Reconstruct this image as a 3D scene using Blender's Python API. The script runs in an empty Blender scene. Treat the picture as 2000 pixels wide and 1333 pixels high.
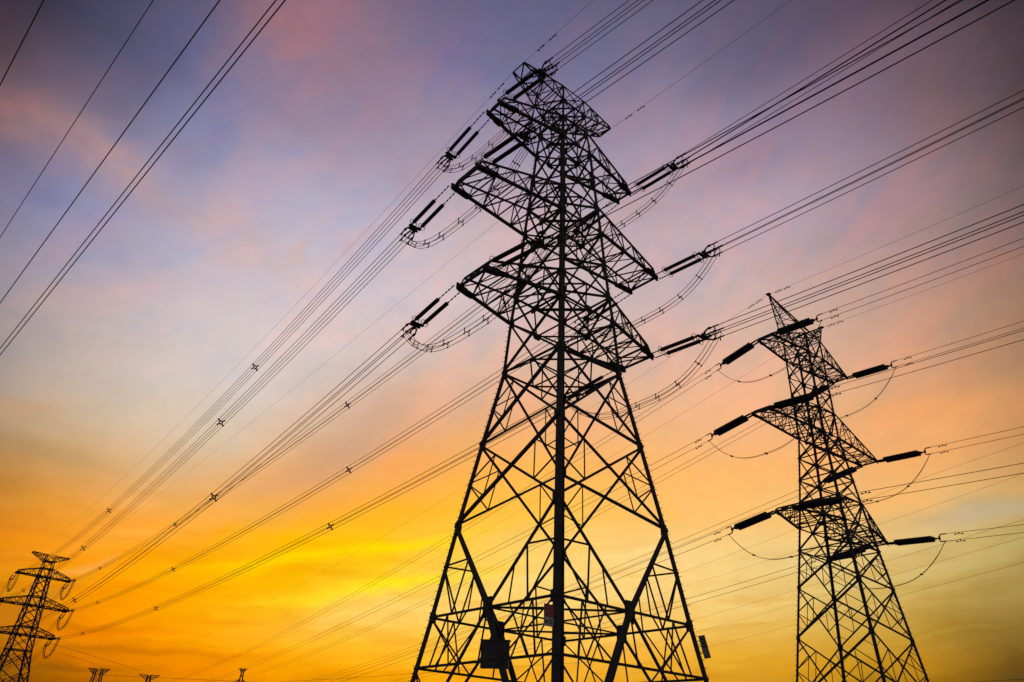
# Pylons and overhead lines against a sunset sky.  Units are metres, Z is up, the viewer stands near the origin looking along +Y.
import bpy, math, random
from mathutils import Vector, Matrix
random.seed(7)
R = math.radians
V = Vector
scene = bpy.context.scene
COL = scene.collection

# ---------------------------------------------------------------- camera
PITCH, ROLL, FPX = 0.52533, 0.0475, 1439.27
EYE = V((0.0, 0.0, 1.7))
_c, _s = math.cos(PITCH), math.sin(PITCH)
FW = V((0, _c, _s)); _up = V((0, -_s, _c)); _rt = V((1, 0, 0))
RT = _rt * math.cos(ROLL) + _up * math.sin(ROLL)
UP = -_rt * math.sin(ROLL) + _up * math.cos(ROLL)
cd = bpy.data.cameras.new('camera')
cd.sensor_width = 36.0
cd.lens = FPX / 2000.0 * 36.0
cd.clip_start, cd.clip_end = 0.1, 6000.0
cam = bpy.data.objects.new('camera', cd)
COL.objects.link(cam)
m3 = Matrix((RT, UP, -FW)).transposed()
cam.matrix_world = Matrix.Translation(EYE) @ m3.to_4x4()
scene.camera = cam

def sight(x, y):
    """unit vector towards a direction measured on the photograph (2000 x 1333)"""
    return ((x - 1000) / FPX * RT - (y - 666.5) / FPX * UP + FW).normalized()

def at(x, y, dist):
    """world point seen in that direction at a horizontal distance from the viewer"""
    d = sight(x, y)
    return EYE + d * (dist / math.hypot(d.x, d.y))

GROUND = -1.85

# ---------------------------------------------------------------- materials
def new_mat(name):
    m = bpy.data.materials.new(name); m.use_nodes = True
    nt = m.node_tree
    return m, nt, nt.nodes['Principled BSDF']

def noise_mat(name, c1, c2, scale, rough, metal=0.0, detail=5.0):
    m, nt, b = new_mat(name)
    tc = nt.nodes.new('ShaderNodeTexCoord'); n = nt.nodes.new('ShaderNodeTexNoise')
    n.inputs['Scale'].default_value = scale; n.inputs['Detail'].default_value = detail
    r = nt.nodes.new('ShaderNodeValToRGB')
    r.color_ramp.elements[0].color = (*c1, 1); r.color_ramp.elements[1].color = (*c2, 1)
    r.color_ramp.elements[0].position = .35; r.color_ramp.elements[1].position = .68
    nt.links.new(tc.outputs['Object'], n.inputs['Vector']); nt.links.new(n.outputs['Fac'], r.inputs['Fac'])
    nt.links.new(r.outputs['Color'], b.inputs['Base Color'])
    b.inputs['Roughness'].default_value = rough; b.inputs['Metallic'].default_value = metal
    return m

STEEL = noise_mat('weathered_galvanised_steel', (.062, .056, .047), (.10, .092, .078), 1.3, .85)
PORCELAIN = noise_mat('dark_brown_insulator_glaze', (.035, .024, .02), (.055, .04, .032), 3.0, .6)
FITTING = noise_mat('line_fitting_steel', (.045, .045, .045), (.075, .072, .07), 3.0, .85)
WIRE = noise_mat('weathered_aluminium_strand', (.055, .05, .046), (.085, .08, .074), 2.0, .85)
SIGNBACK = noise_mat('dull_sign_sheet_metal', (.22, .22, .225), (.30, .295, .29), 2.0, .6)
SIGNRED = noise_mat('faded_red_sign_paint', (.50, .045, .04), (.60, .065, .05), 3.0, .5)
SIGNWHITE = noise_mat('dirty_white_sign_paint', (.66, .65, .62), (.80, .79, .76), 3.0, .5)
SIGNINK = noise_mat('dark_sign_ink', (.05, .05, .05), (.08, .08, .08), 3.0, .6)
BOXPAINT = noise_mat('dark_grey_cabinet_paint', (.09, .09, .088), (.13, .128, .12), 1.5, .5)
SOIL = noise_mat('dry_grass_and_soil', (.035, .04, .018), (.075, .062, .035), .35, .95)

# ---------------------------------------------------------------- mesh building
class MB:
    def __init__(s): s.v = []; s.f = []
    def _add(s, vs, fs):
        o = len(s.v); s.v += [tuple(x) for x in vs]; s.f += [tuple(i + o for i in f) for f in fs]
    def prism(s, p, q, prof, x, y):
        """closed prism from p to q with the profile prof given in the x, y directions"""
        n = len(prof)
        vs = [p + x * a + y * b for a, b in prof] + [q + x * a + y * b for a, b in prof]
        fs = [(i, (i + 1) % n, n + (i + 1) % n, n + i) for i in range(n)]
        fs += [tuple(range(n - 1, -1, -1)), tuple(range(n, 2 * n))]
        s._add(vs, fs)
    def bar(s, p, q, w, h=None, ref=None):
        p, q = V(p), V(q); d = q - p
        if d.length < 1e-4: return
        d.normalize(); h = h or w
        r = V(ref) if ref is not None else (V((0, 0, 1)) if abs(d.z) < .95 else V((1, 0, 0)))
        x = d.cross(r)
        if x.length < 1e-3: x = d.cross(V((0, 1, 0)))
        x.normalize(); y = d.cross(x)
        a, b = w / 2, h / 2
        s.prism(p, q, [(-a, -b), (a, -b), (a, b), (-a, b)], x, y)
    def angle(s, p, q, w, d1, d2, t=None):
        """rolled steel angle: heel on the line p-q, flanges along d1 and d2"""
        t = t or w * .12
        s.prism(V(p), V(q), [(0, 0), (w, 0), (w, t), (t, t), (t, w), (0, w)], V(d1), V(d2))
    def plate(s, c, u, v, n, t, cut=.25):
        """thin eight-sided plate with centre c, half-axes u, v and normal n"""
        c, u, v, n = V(c), V(u), V(v), V(n).normalized()
        k = 1 - cut
        pr = [(-1, -k), (-k, -1), (k, -1), (1, -k), (1, k), (k, 1), (-k, 1), (-1, k)]
        a = [c + u * i + v * j - n * t / 2 for i, j in pr]; b = [c + u * i + v * j + n * t / 2 for i, j in pr]
        m = len(pr)
        s._add(a + b, [(i, (i + 1) % m, m + (i + 1) % m, m + i) for i in range(m)] + [tuple(range(m - 1, -1, -1)), tuple(range(m, 2 * m))])
    def tube(s, pts, r, n=6):
        pts = [V(p) for p in pts]
        t = (pts[1] - pts[0]).normalized()
        x = t.cross(V((0, 0, 1)) if abs(t.z) < .9 else V((1, 0, 0))).normalized()
        vs = []; k = len(pts)
        for i, p in enumerate(pts):
            t = (pts[min(i + 1, k - 1)] - pts[max(i - 1, 0)]).normalized()
            x = (x - t * x.dot(t)).normalized(); y = t.cross(x)
            vs += [p + (x * math.cos(2 * math.pi * j / n) + y * math.sin(2 * math.pi * j / n)) * r for j in range(n)]
        fs = [(i * n + j, i * n + (j + 1) % n, (i + 1) * n + (j + 1) % n, (i + 1) * n + j) for i in range(k - 1) for j in range(n)]
        fs += [tuple(range(n - 1, -1, -1)), tuple(range((k - 1) * n, k * n))]
        s._add(vs, fs)
    def lathe(s, p, d, prof, n=10):
        """turned body about the axis p + t*d; prof = [(t, radius)]"""
        p, d = V(p), V(d).normalized()
        x = d.cross(V((0, 0, 1)) if abs(d.z) < .9 else V((1, 0, 0))).normalized(); y = d.cross(x); k = len(prof)
        vs = [p + d * t + (x * math.cos(2 * math.pi * j / n) + y * math.sin(2 * math.pi * j / n)) * r for t, r in prof for j in range(n)]
        fs = [(i * n + j, i * n + (j + 1) % n, (i + 1) * n + (j + 1) % n, (i + 1) * n + j) for i in range(k - 1) for j in range(n)]
        fs += [tuple(range(n - 1, -1, -1)), tuple(range((k - 1) * n, k * n))]
        s._add(vs, fs)
    def ring(s, c, ax, rad, r, n=16, m=6):
        c, ax = V(c), V(ax).normalized()
        x = ax.cross(V((0, 0, 1)) if abs(ax.z) < .9 else V((1, 0, 0))).normalized(); y = ax.cross(x)
        vs = []
        for i in range(n):
            a = 2 * math.pi * i / n; o = x * math.cos(a) + y * math.sin(a)
            vs += [c + o * (rad + r * math.cos(2 * math.pi * j / m)) + ax * (r * math.sin(2 * math.pi * j / m)) for j in range(m)]
        s._add(vs, [(i * m + j, i * m + (j + 1) % m, ((i + 1) % n) * m + (j + 1) % m, ((i + 1) % n) * m + j) for i in range(n) for j in range(m)])
    def mesh(s, name, mat):
        me = bpy.data.meshes.new(name); me.from_pydata(s.v, [], s.f); me.update(); me.materials.append(mat)
        return me

def put(name, data, parent=None, loc=None):
    o = bpy.data.objects.new(name, data); COL.objects.link(o)
    if parent is not None: o.parent = parent
    if loc is not None: o.location = loc
    return o

def tag(o, label, cat, group=None):
    o['label'] = label; o['category'] = cat
    if group: o['group'] = group
    return o

def thing(name, label, cat, loc=(0, 0, 0), rotz=0.0, group=None):
    o = bpy.data.objects.new(name, None); COL.objects.link(o)
    o.location = loc; o.rotation_euler = (0, 0, rotz); o.empty_display_size = .5
    return tag(o, label, cat, group)

def copy_tree(o, parent=None):
    c = o.copy(); COL.objects.link(c); c.parent = parent
    for ch in o.children: copy_tree(ch, c)
    return c

# ---------------------------------------------------------------- lattice pylons
# A pylon is built in its own frame: x = arm direction (towards the second pylon's side), y = minus the line direction.
CORN = {'N': (-1, -1), 'R': (1, -1), 'L': (-1, 1), 'F': (1, 1)}
FACES = [('L', 'N'), ('N', 'R'), ('R', 'F'), ('F', 'L')]

def build_pylon(root, spec, K):
    z0 = spec['z0']                                     # own height of the base
    LV = [(n, z, h) for n, z, h in spec['levels']]
    idx = {n: i for i, (n, _, _) in enumerate(LV)}
    def P(c, n):
        _, z, h = LV[idx[n]]; sx, sy = CORN[c]
        return V((sx * h, sy * h, z - z0)) * K
    def mid(a, b, t=.5): return a.lerp(b, t)
    W = {k: v * K for k, v in spec['w'].items()}
    base = LV[-1][0]
    # legs, with their step bolts
    for c in 'NRLF':
        mb = MB(); sx, sy = CORN[c]
        for (n1, a1, _), (n2, a2, _) in zip(LV[:-1], LV[1:]):
            w = W['leg'] * (spec['legw'](a2))
            mb.angle(P(c, n2), P(c, n1), w, (-sx, 0, 0), (0, -sy, 0))
        if spec.get('bolts') and c in 'LR':
            top, bot = P(c, LV[3][0]), P(c, base); d = (bot - top); n = int(d.length / (.55 * K)); 
            for i in range(n):
                p = P(c, LV[3][0]); zz = top.z + (bot.z - top.z) * (i + .5) / n
                for (n1, a1, h1), (n2, a2, h2) in zip(LV[:-1], LV[1:]):
                    if (a2 - z0) * K <= zz <= (a1 - z0) * K:
                        t = ((a1 - z0) * K - zz) / ((a1 - a2) * K); p = P(c, n1).lerp(P(c, n2), t)
                o = V((sx, 0, 0)) if i % 2 else V((0, sy, 0))
                mb.bar(p, p + o * (.22 * K), .035 * K)
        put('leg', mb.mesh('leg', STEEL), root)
    # the four braced faces
    for a, b in FACES:
        mb = MB()
        nrm = (P(a, base) - P(b, base)).cross(V((0, 0, 1))).normalized()
        hd = (P(b, base) - P(a, base)).normalized()
        G = W['gus']
        def gus(p, w, h): mb.plate(p, hd * (w * G / 2), V((0, 0, h * G / 2)), nrm, .03 * K)
        def brace(p, q, w): mb.bar(p, q, w, w * .8, nrm)
        for (n1, z1, h1), (n2, z2, h2), kind in zip(LV[:-1], LV[1:], spec['panels']):
            a1, b1, a2, b2 = P(a, n1), P(b, n1), P(a, n2), P(b, n2)
            wd = W['diag'] * spec['legw'](z2); ws = W['sec']
            heavy = 1.45 if (a, b) in (('L', 'N'), ('R', 'F')) else 1.0
            if kind[0] == 'X':
                brace(a2, b1, wd * heavy); brace(a1, b2, wd)
                s_ = h1 / (h1 + h2); x = a1.lerp(b2, s_)
                gus(x, .5, .5)
                if 's' in kind:
                    for (t1, t2) in ((a1, a2), (b1, b2)):
                        m = mid(t1, t2); u = mid(t1, x); v = mid(t2, x)
                        brace(m, u, ws * 1.25); brace(m, v, ws * 1.25); brace(u, v, ws)
                        if 't' in kind: brace(mid(t1, m), mid(t1, x, .25), ws * .8); brace(mid(t2, m), mid(t2, x, .25), ws * .8)
            elif kind[0] == 'V':                         # both upper corners run down to the middle of the lower belt
                m = mid(a2, b2)
                for c_, q_ in ((a, a1), (b, b1)): brace(q_, m, wd * ((1.5 if c_ in 'LR' else 1.0) if 'b' in kind else 1.15))
                gus(m, *((1.25, 1.7) if 'b' in kind else (1.0, .9)))
                if 'b' in kind:                          # tall panel with redundant members
                    for (t1, t2) in ((a1, a2), (b1, b2)):
                        l, d, p = mid(t1, t2, .46), mid(t1, m, .44), mid(t2, m, .40)
                        brace(l, d, ws * 1.4); brace(d, p, ws * 1.3); brace(l, p, ws * 1.3); brace(mid(t1, m, .62), mid(t2, m, .68), ws * 1.1)
            elif kind[0] == 'A':                         # both lower corners run up to the middle of the upper belt
                m = mid(a1, b1)
                for c_, q_ in ((a, a2), (b, b2)): brace(q_, m, wd * ((1.0 if c_ in 'LR' else 2.0) if 'f' in kind else 1.15))
                if 'f' in kind:
                    n = 4
                    for (t1, t2) in ((a1, a2), (b1, b2)):
                        for i in range(1, n):
                            l = mid(t1, t2, i / n); d = mid(m, t2, i / n); brace(l, d, W['belt'] if i == 1 else ws * 1.2)
                            brace(mid(t1, t2, (i - 1) / n) if i > 1 else mid(t1, m, .02), d, ws * 1.2) 
                            if i == 1:
                                brace(mid(t1, m, .33), mid(l, d, .36), ws * 1.3); brace(mid(t1, m, .33), mid(l, d, .8), ws * 1.1); brace(mid(t1, m, .66), mid(l, d, .5), ws * 1.1)
                    dl, dr = mid(m, a2, 1 / n), mid(m, b2, 1 / n); brace(dl, dr, W['belt'])
                    brace(m, mid(dl, dr), ws * 1.2)
            if 'h' in kind or kind[0] == 'V': brace(a2, b2, W['belt'])
            for p in (a2, b2):
                gus(p + (hd if p is a2 else -hd) * (G * .36), .7, .95)
        brace(P(a, LV[0][0]), P(b, LV[0][0]), W['belt'] * .6)
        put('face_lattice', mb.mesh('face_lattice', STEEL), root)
    # plan bracing
    for n in spec['plan']:
        mb = MB(); q = [mid(P(a, n), P(b, n)) for a, b in FACES]
        for i in range(4): mb.bar(q[i], q[(i + 1) % 4], W['belt'] * .8)
        if n in spec.get('cross', ()):
            for i in range(4): mb.bar(q[i], P(FACES[i][1], n).lerp(P(FACES[(i + 2) % 4][1], n), .22), W['sec'] * 1.2)
        mb.bar(q[0], q[2], W['sec'] * 1.3); mb.bar(q[1], q[3], W['sec'] * 1.3)
        put('plan_bracing', mb.mesh('plan_bracing', STEEL), root)
    # cross arms
    for an, (al, bl, zl, au, bu, zu, lo, up) in spec['arms'].items():
        for side in (-1, 1):
            mb = MB(); near, far = ('N', 'L') if side < 0 else ('R', 'F')
            tl = [V((side * al, -bl, zl - z0)) * K, V((side * al, bl, zl - z0)) * K]
            tu = [V((side * au, -bu, zu - z0)) * K, V((side * au, bu, zu - z0)) * K]
            rl = [P(near, lo), P(far, lo)]; ru = [P(near, up), P(far, up)]
            n = spec['bays'][an]; cw = W['chord'] * (.5 if an == 'g' else 1)
            for k in (0, 1):
                mb.bar(rl[k], tl[k], cw, cw * .9); mb.bar(ru[k], tu[k], cw * (.9 if an == 'g' else .6))
                for i in range(n):
                    t0, t1 = i / n, (i + 1) / n
                    x0, x1 = (rl[k].lerp(tl[k], t0), ru[k].lerp(tu[k], t1)) if i % 2 == 0 else (ru[k].lerp(tu[k], t0), rl[k].lerp(tl[k], t1))
                    mb.bar(x0, x1, W['lace'])
                    if i: mb.bar(rl[k].lerp(tl[k], t0), ru[k].lerp(tu[k], t0), W['lace'] * .9)
            for r_, t_, q_ in ((rl, tl, 1.1), (ru, tu, .8)):
                for i in range(n):
                    t0, t1 = i / n, (i + 1) / n
                    x0, x1 = (r_[0].lerp(t_[0], t0), r_[1].lerp(t_[1], t1)) if i % 2 == 0 else (r_[1].lerp(t_[1], t0), r_[0].lerp(t_[0], t1))
                    mb.bar(x0, x1, W['lace'] * q_)
                    if i: mb.bar(r_[0].lerp(t_[0], t0), r_[1].lerp(t_[1], t0), W['lace'] * q_)
            mb.bar(tl[0], tl[1], cw * .7); mb.bar(tu[0], tu[1], cw * .5)
            for k in (0, 1): mb.bar(tl[k], tu[k], cw * .5); mb.bar(tl[k], tu[1 - k], W['lace'])
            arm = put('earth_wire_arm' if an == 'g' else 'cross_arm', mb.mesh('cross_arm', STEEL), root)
            if an != 'g':
                for k in (0, 1):                         # heavy end plates the strings are shackled to
                    pm = MB(); d = (rl[k] - tl[k]).normalized(); s_ = spec['tip'] * K
                    pm.bar(tl[k] - d * (.15 * s_), tl[k] + d * (1.5 * s_), .42 * s_, .34 * s_)
                    pm.plate(tl[k] + d * (.5 * s_), d * (.85 * s_), V((0, 0, .42 * s_)), V((0, 1, 0)), .06 * s_)
                    pm.plate(tl[k] + d * (1.5 * s_), d * (.55 * s_), V((0, .4 * s_, 0)), V((0, 0, 1)), .06 * s_)
                    put('tip_plate', pm.mesh('tip_plate', STEEL), arm)
    # leaning peaks for the earth wires
    if 'peak' in spec:
        a_, z_, lo, t_ = spec['peak']
        for side in (-1, 1):
            mb = MB(); tip = V((side * a_, 0, z_ - z0)) * K
            o = [P(c, lo) for c in 'LNRF']
            for p in o: mb.bar(p, tip, W['chord'] * .6)
            for j in range(4):
                p, q = o[j], o[(j + 1) % 4]
                for i in range(4):
                    t0, t1 = i / 5, (i + 1) / 5
                    mb.bar(*((p.lerp(tip, t0), q.lerp(tip, t1)) if i % 2 == 0 else (q.lerp(tip, t0), p.lerp(tip, t1))), W['lace'] * .8)
                    mb.bar(p.lerp(tip, t1), q.lerp(tip, t1), W['lace'] * .7)
            mb.plate(tip, V((.3, 0, 0)) * K, V((0, .3, 0)) * K, V((0, 0, 1)), .12 * K)
            put('earth_wire_peak', mb.mesh('earth_wire_peak', STEEL), root)
    # concrete footings
    for c in 'NRLF':
        mb = MB(); p = P(c, base); w = .55 * K
        mb.bar(p + V((0, 0, -1.2 * K)), p + V((0, 0, .35 * K)), 2 * w)
        put('footing', mb.mesh('footing', SIGNWHITE if 0 else SOIL), root)

def world_fn(cx, cy, ang, K):
    """maps a pylon's arm position, line position and height (measured at scale 1 about the viewer) to a world point"""
    ca, sa = math.cos(ang), math.sin(ang)
    def f(a, b, z, dz=0.0):
        p = V((cx + a * ca + b * sa, cy + a * sa - b * ca, z + dz))
        return EYE + (p - EYE) * K
    return f

K1, K2 = .75, .70
# ---- the big pylon
def hbig(z): return 3.84 + (33.28 - z) * .1555
BIG = dict(
    z0=-3.05,
    levels=[('top', 68.84, 1.65), ('t2', 66.43, 1.76), ('1u', 63.65, 1.92), ('1l', 60.46, 2.19), ('12', 56.54, 2.41), ('2u', 52.82, 2.65), ('2l', 49.47, 2.87),
            ('23', 45.42, 3.08), ('3u', 41.66, 3.31), ('3l', 38.7, 3.55), ('a', 33.28, 3.84), ('b', 26.14, 4.99), ('c', 18.97, 6.11), ('d', 11.66, 7.16), ('base', -3.05, hbig(-3.05))],
    panels=['Xh', 'Xh', 'V', 'X', 'Xh', 'V', 'X', 'Xh', 'V', 'Xh', 'Xs', 'Xs', 'Vb', 'Af'],
    plan=['t2', '1u', '1l', '2u', '2l', '3u', '3l', 'a', 'd'], cross=('d',),
    arms={'g': (7.05, .9, 68.9, 6.95, .9, 69.1, 't2', 'top'), '1': (9.87, .96, 60.43, 9.46, .96, 61.5, '1l', '1u'),
          '2': (12.57, 1.89, 49.26, 12.21, 1.84, 50.24, '2l', '2u'), '3': (10.89, 1.94, 38.62, 10.45, 1.83, 39.73, '3l', '3u')},
    bays={'g': 4, '1': 4, '2': 5, '3': 4}, bolts=True, tip=1.0,
    w=dict(leg=.40, diag=.19, sec=.085, belt=.17, chord=.27, lace=.1, gus=.86),
    legw=lambda z: 1.0 if z < 30 else (.82 if z < 58 else (.62 if z < 62 else .42)))
w1 = world_fn(4.674, 60.0, .69097, K1)
big = thing('lattice_pylon', 'huge black lattice pylon with three pairs of box arms, feet below the frame', 'pylon', w1(0, 0, -3.05), .69097, 'lattice pylons')
build_pylon(big, BIG, K1)

# ---- the second pylon
def hmed(z): return 4.58 + (16.2 - z) * .118
MED = dict(
    z0=-3.4,
    levels=[('1u', 55.92, 1.84), ('1l', 52.97, 1.855), ('12a', 50.23, 1.86), ('12b', 47.45, 1.865), ('2u', 44.69, 1.865), ('2l', 41.13, 1.87), ('23a', 38.32, 2.14), ('23b', 35.32, 2.41),
            ('3u', 32.33, 2.71), ('3l', 29.12, 3.08), ('x1', 26.31, 3.39), ('x2', 21.84, 3.92), ('x3', 16.2, 4.58), ('x4', 9.2, hmed(9.2)), ('base', -3.4, hmed(-3.4))],
    panels=['V', 'X', 'X', 'Xh', 'V', 'Xh', 'Xh', 'Xh', 'V', 'Ah', 'Xst', 'Xst', 'Xst', 'Xst'],
    plan=['1u', '1l', '2u', '2l', '3u', '3l', 'x1'],
    arms={'1': (9.2, 1.1, 53.04, 9.0, 1.05, 53.4, '1l', '1u'), '2': (12.78, 1.17, 41.09, 12.5, 1.1, 41.5, '2l', '2u'), '3': (10.69, 1.13, 29.17, 10.4, 1.1, 29.6, '3l', '3u')},
    bays={'1': 5, '2': 6, '3': 5}, peak=(6.69, 61.13, '1u', 0), bolts=True, tip=.7,
    w=dict(leg=.29, diag=.15, sec=.07, belt=.14, chord=.24, lace=.085, gus=.62),
    legw=lambda z: 1.0 if z < 30 else (.9 if z < 45 else .8))
w2 = world_fn(41.214, 90.0, .65197, K2)
med = thing('lattice_pylon', 'second tallest pylon, with pointed arms, a leaning peak and thick insulator strings', 'pylon', w2(0, 0, -3.4), .65197, 'lattice pylons')
build_pylon(med, MED, K2)

# ---- the third pylon, the same pattern in heavier sections, further down the line
P3 = (-182.56, 306.65); DZ3 = -.25; ANG3 = R(46)
w3 = world_fn(P3[0], P3[1], ANG3, K1)
SMALL = dict(BIG, bolts=False, w={k: v * (1.0 if k == 'gus' else 1.55) for k, v in BIG['w'].items()})
small = thing('lattice_pylon', 'small', 'pylon', w3(0, 0, -3.05, DZ3), ANG3)
build_pylon(small, SMALL, K1)
tag(small, 'small far pylon against orange cloud, jumper loops hanging under its arm ends', 'pylon', 'lattice pylons')

# ---- pylon heads just clearing the lower edge of the view
def far_pylon(px, py, dist, scale, ang, spec_mod, label):
    top = at(px, py, dist)
    s = spec_mod
    zt = (top.z - GROUND) / scale
    sp = dict(z0=0.0, levels=[('top', zt, s['h']), ('t2', zt - 3.0, s['h'] * 1.05), ('1u', zt - 8.5, s['h'] * 1.25), ('1l', zt - 11.5, s['h'] * 1.35), ('m', zt - 22, s['h'] * 1.7), ('n', zt - 34, s['h'] * 2.3), ('base', 0.0, s['h'] * 4.4)],
              panels=['Xh', 'X', 'V', 'X', 'Xh', 'X'], plan=['1l'],
              arms={'g': (s['g'], .9, zt, s['g'] * .97, .9, zt + .2, 't2', 'top'), '1': (s['a'], 1.0, zt - 11.5, s['a'] * .96, 1.0, zt - 10.6, '1l', '1u')},
              bays={'g': 4, '1': 4}, tip=.8, w=dict(leg=.5, diag=.2, sec=.1, belt=.2, chord=.3, lace=.12, gus=.6), legw=lambda z: 1.0)
    r = thing('lattice_pylon', label, 'pylon', (top.x, top.y, GROUND), ang, 'pylon heads on the horizon')
    build_pylon(r, sp, scale)
    return r
far_pylon(194, 1307, 400, .75, R(8), dict(h=2.1, g=5.8, a=7.5), 'tiny pylon head with a broad flat crown, tallest of the two close neighbours')
far_pylon(292, 1319, 430, .75, R(10), dict(h=1.2, g=6.2, a=8), 'tiny pylon crown barely clearing the frame edge, lower of the two close neighbours')
far_pylon(475, 1306.5, 560, .75, R(5), dict(h=1.1, g=3.3, a=5.0), 'tiny lone pylon head below the brightest yellow cloud')

# ---------------------------------------------------------------- insulator strings
def frame_from(d):
    """rotation that takes +X to d and keeps Y level"""
    x = V(d).normalized(); y = V((0, 0, 1)).cross(x).normalized(); z = x.cross(y)
    return Matrix((x, y, z)).transposed().to_4x4()

def shed_profile(t0, t1, r, n):
    pr = [(t0, .035), (t0, r * .45)]; s = (t1 - t0) / n
    for i in range(n):
        a = t0 + i * s
        pr += [(a + s * .15, r * .55), (a + s * .4, r), (a + s * .62, r * .97), (a + s * .95, r * .5)]
    return pr + [(t1, .035)]

def make_string(link, body, disc_r, sep, sub, sheds, rings, fork):
    """a double string along +X from its shackles at x = 0; fork(mb) models the fittings at the live end"""
    root = thing('insulator_string', 'string', 'insulator string')
    e = link + body
    for s in (-1, 1):
        y = s * sep / 2
        lk = MB(); lk.tube([(0, y * .9, 0), (link, y, 0)], disc_r * .17, 6)
        for i in range(5): lk.lathe((link * (i + .3) / 5, y, 0), (1, 0, 0), [(0, disc_r * .2), (.05, disc_r * .34), (.15, disc_r * .34), (.2, disc_r * .2)], 8)
        put('link_rod', lk.mesh('link_rod', FITTING), root)
        ds = MB(); ds.lathe((0, y, 0), (1, 0, 0), shed_profile(link, e, disc_r, sheds), 14)
        put('disc_stack', ds.mesh('disc_stack', PORCELAIN), root)
        for x in rings:
            rg = MB(); rg.ring((x, y, 0), (1, .0, .0), disc_r * 1.9, disc_r * .13, 16, 6)
            rg.bar((x, y - disc_r * 1.9, 0), (x, y + disc_r * 1.9, 0), disc_r * .14)
            put('grading_ring', rg.mesh('grading_ring', FITTING), root)
    fork(root, e)
    return root

S4 = .62 * K1 * 1.33                                   # side of the square four-wire bundle
def fork_four(root, e):
    h = S4 / 2
    yp = MB(); yp.plate((e + .42, 0, 0), (.13, 0, 0), (0, .52, 0), (0, 0, 1), .06); yp.bar((e - .02, -.37, 0), (e + .5, -.37, 0), .11); yp.bar((e - .02, .37, 0), (e + .5, .37, 0), .11)
    yp.plate((e + .72, 0, 0), (.08, 0, 0), (0, .42, 0), (0, 0, 1), .12); yp.bar((e + .7, 0, -h), (e + .7, 0, h), .1); yp.bar((e + .7, -h, 0), (e + .7, h, 0), .1); yp.bar((e + .4, -.2, 0), (e + .72, -.2, 0), .09); yp.bar((e + .4, .2, 0), (e + .72, .2, 0), .09)
    put('yoke_plate', yp.mesh('yoke_plate', FITTING), root)
    for y in (-h, h):
        for z in (-h, h):
            c = MB(); c.bar((e + .7, y * .5, z * .6), (e + 1.15, y, z), .09); c.tube([(e + 1.1, y, z), (e + 2.1, y, z)], .055, 8); c.lathe((e + 1.2, y, z), (1, 0, 0), [(0, .06), (.06, .1), (.2, .1), (.26, .06)], 8)
            c.bar((e + 1.75, y, z), (e + 1.8, y, z - .3), .06)
            put('dead_end_clamp', c.mesh('dead_end_clamp', FITTING), root)

S2 = .62
def fork_two(root, e):
    h = S2 / 2
    yp = MB(); yp.plate((e + .16, 0, 0), (.13, 0, 0), (0, .22, 0), (0, 0, 1), .09); yp.bar((e + .1, 0, 0), (e + .55, 0, 0), .08)
    put('yoke_plate', yp.mesh('yoke_plate', FITTING), root)
    fk = MB(); fk.plate((e + .56, 0, 0), (.07, 0, 0), (0, .07, 0), (0, 0, 1), .26)
    for s in (-1, 1): fk.tube([(e + .55, 0, s * .08), (e + .6, 0, s * h * .85), (e + .72, 0, s * h), (e + 1.15, 0, s * h)], .05, 8)
    put('fork_clamp', fk.mesh('fork_clamp', FITTING), root)

string_far = make_string(2.55 * K1, 3.75 * K1, .155, .74, 0, 22, (6.35 * K1 + .02,), fork_four)
string_near = make_string(1.6 * K1, 4.1 * K1, .155, .74, 0, 24, (1.6 * K1, 5.75 * K1), fork_four)
string_med = make_string(1.15 * K2, 4.95 * K2, .25, .40, 0, 18, (), fork_two)
LEN_FAR, LEN_NEAR, LEN_MED = 6.3 * K1 + 2.1, 5.7 * K1 + 2.1, 6.1 * K2 + 1.15
_used = set()
def place_string(proto, p, d, label, group):
    o = proto if proto.name not in _used else copy_tree(proto)
    _used.add(proto.name)
    o.rotation_euler = frame_from(d).to_euler(); o.location = p
    return tag(o, label, 'insulator string', group)

# ---------------------------------------------------------------- wires
def sagged(p0, p1, S, t0=0.0, t1=1.0, n=48):
    out = []
    for i in range(n + 1):
        t = t0 + (t1 - t0) * i / n
        q = p0.lerp(p1, t); q.z -= 4 * S * t * (1 - t); out.append(q)
    return out

def point_on(p0, p1, S, m):
    t = m / (p1 - p0).length; q = p0.lerp(p1, t); q.z -= 4 * S * t * (1 - t); return q

def tangent(p0, p1, S, m):
    return (point_on(p0, p1, S, m + .1) - point_on(p0, p1, S, m)).normalized()

def spacer_mesh(s, arm_r, four=True):
    mb = MB(); h = s / 2
    if four:
        q = h * .52
        for i in range(4):
            a = [(-q, -q), (q, -q), (q, q), (-q, q)]; mb.bar((0, *a[i]), (0, *a[(i + 1) % 4]), arm_r * 2, arm_r * 2.2)
            y, z = a[i]; mb.bar((0, y, z), (0, y / q * h, z / q * h), arm_r * 2.4, arm_r * 2.0); mb.lathe((-arm_r * 2, y / q * h, z / q * h), (1, 0, 0), [(0, arm_r), (arm_r, arm_r * 2), (arm_r * 3, arm_r * 2), (arm_r * 4, arm_r)], 8)
    return mb
SPACER = spacer_mesh(S4, .05).mesh('spacer_damper', FITTING)
SPACER_FAR = SPACER

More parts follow.
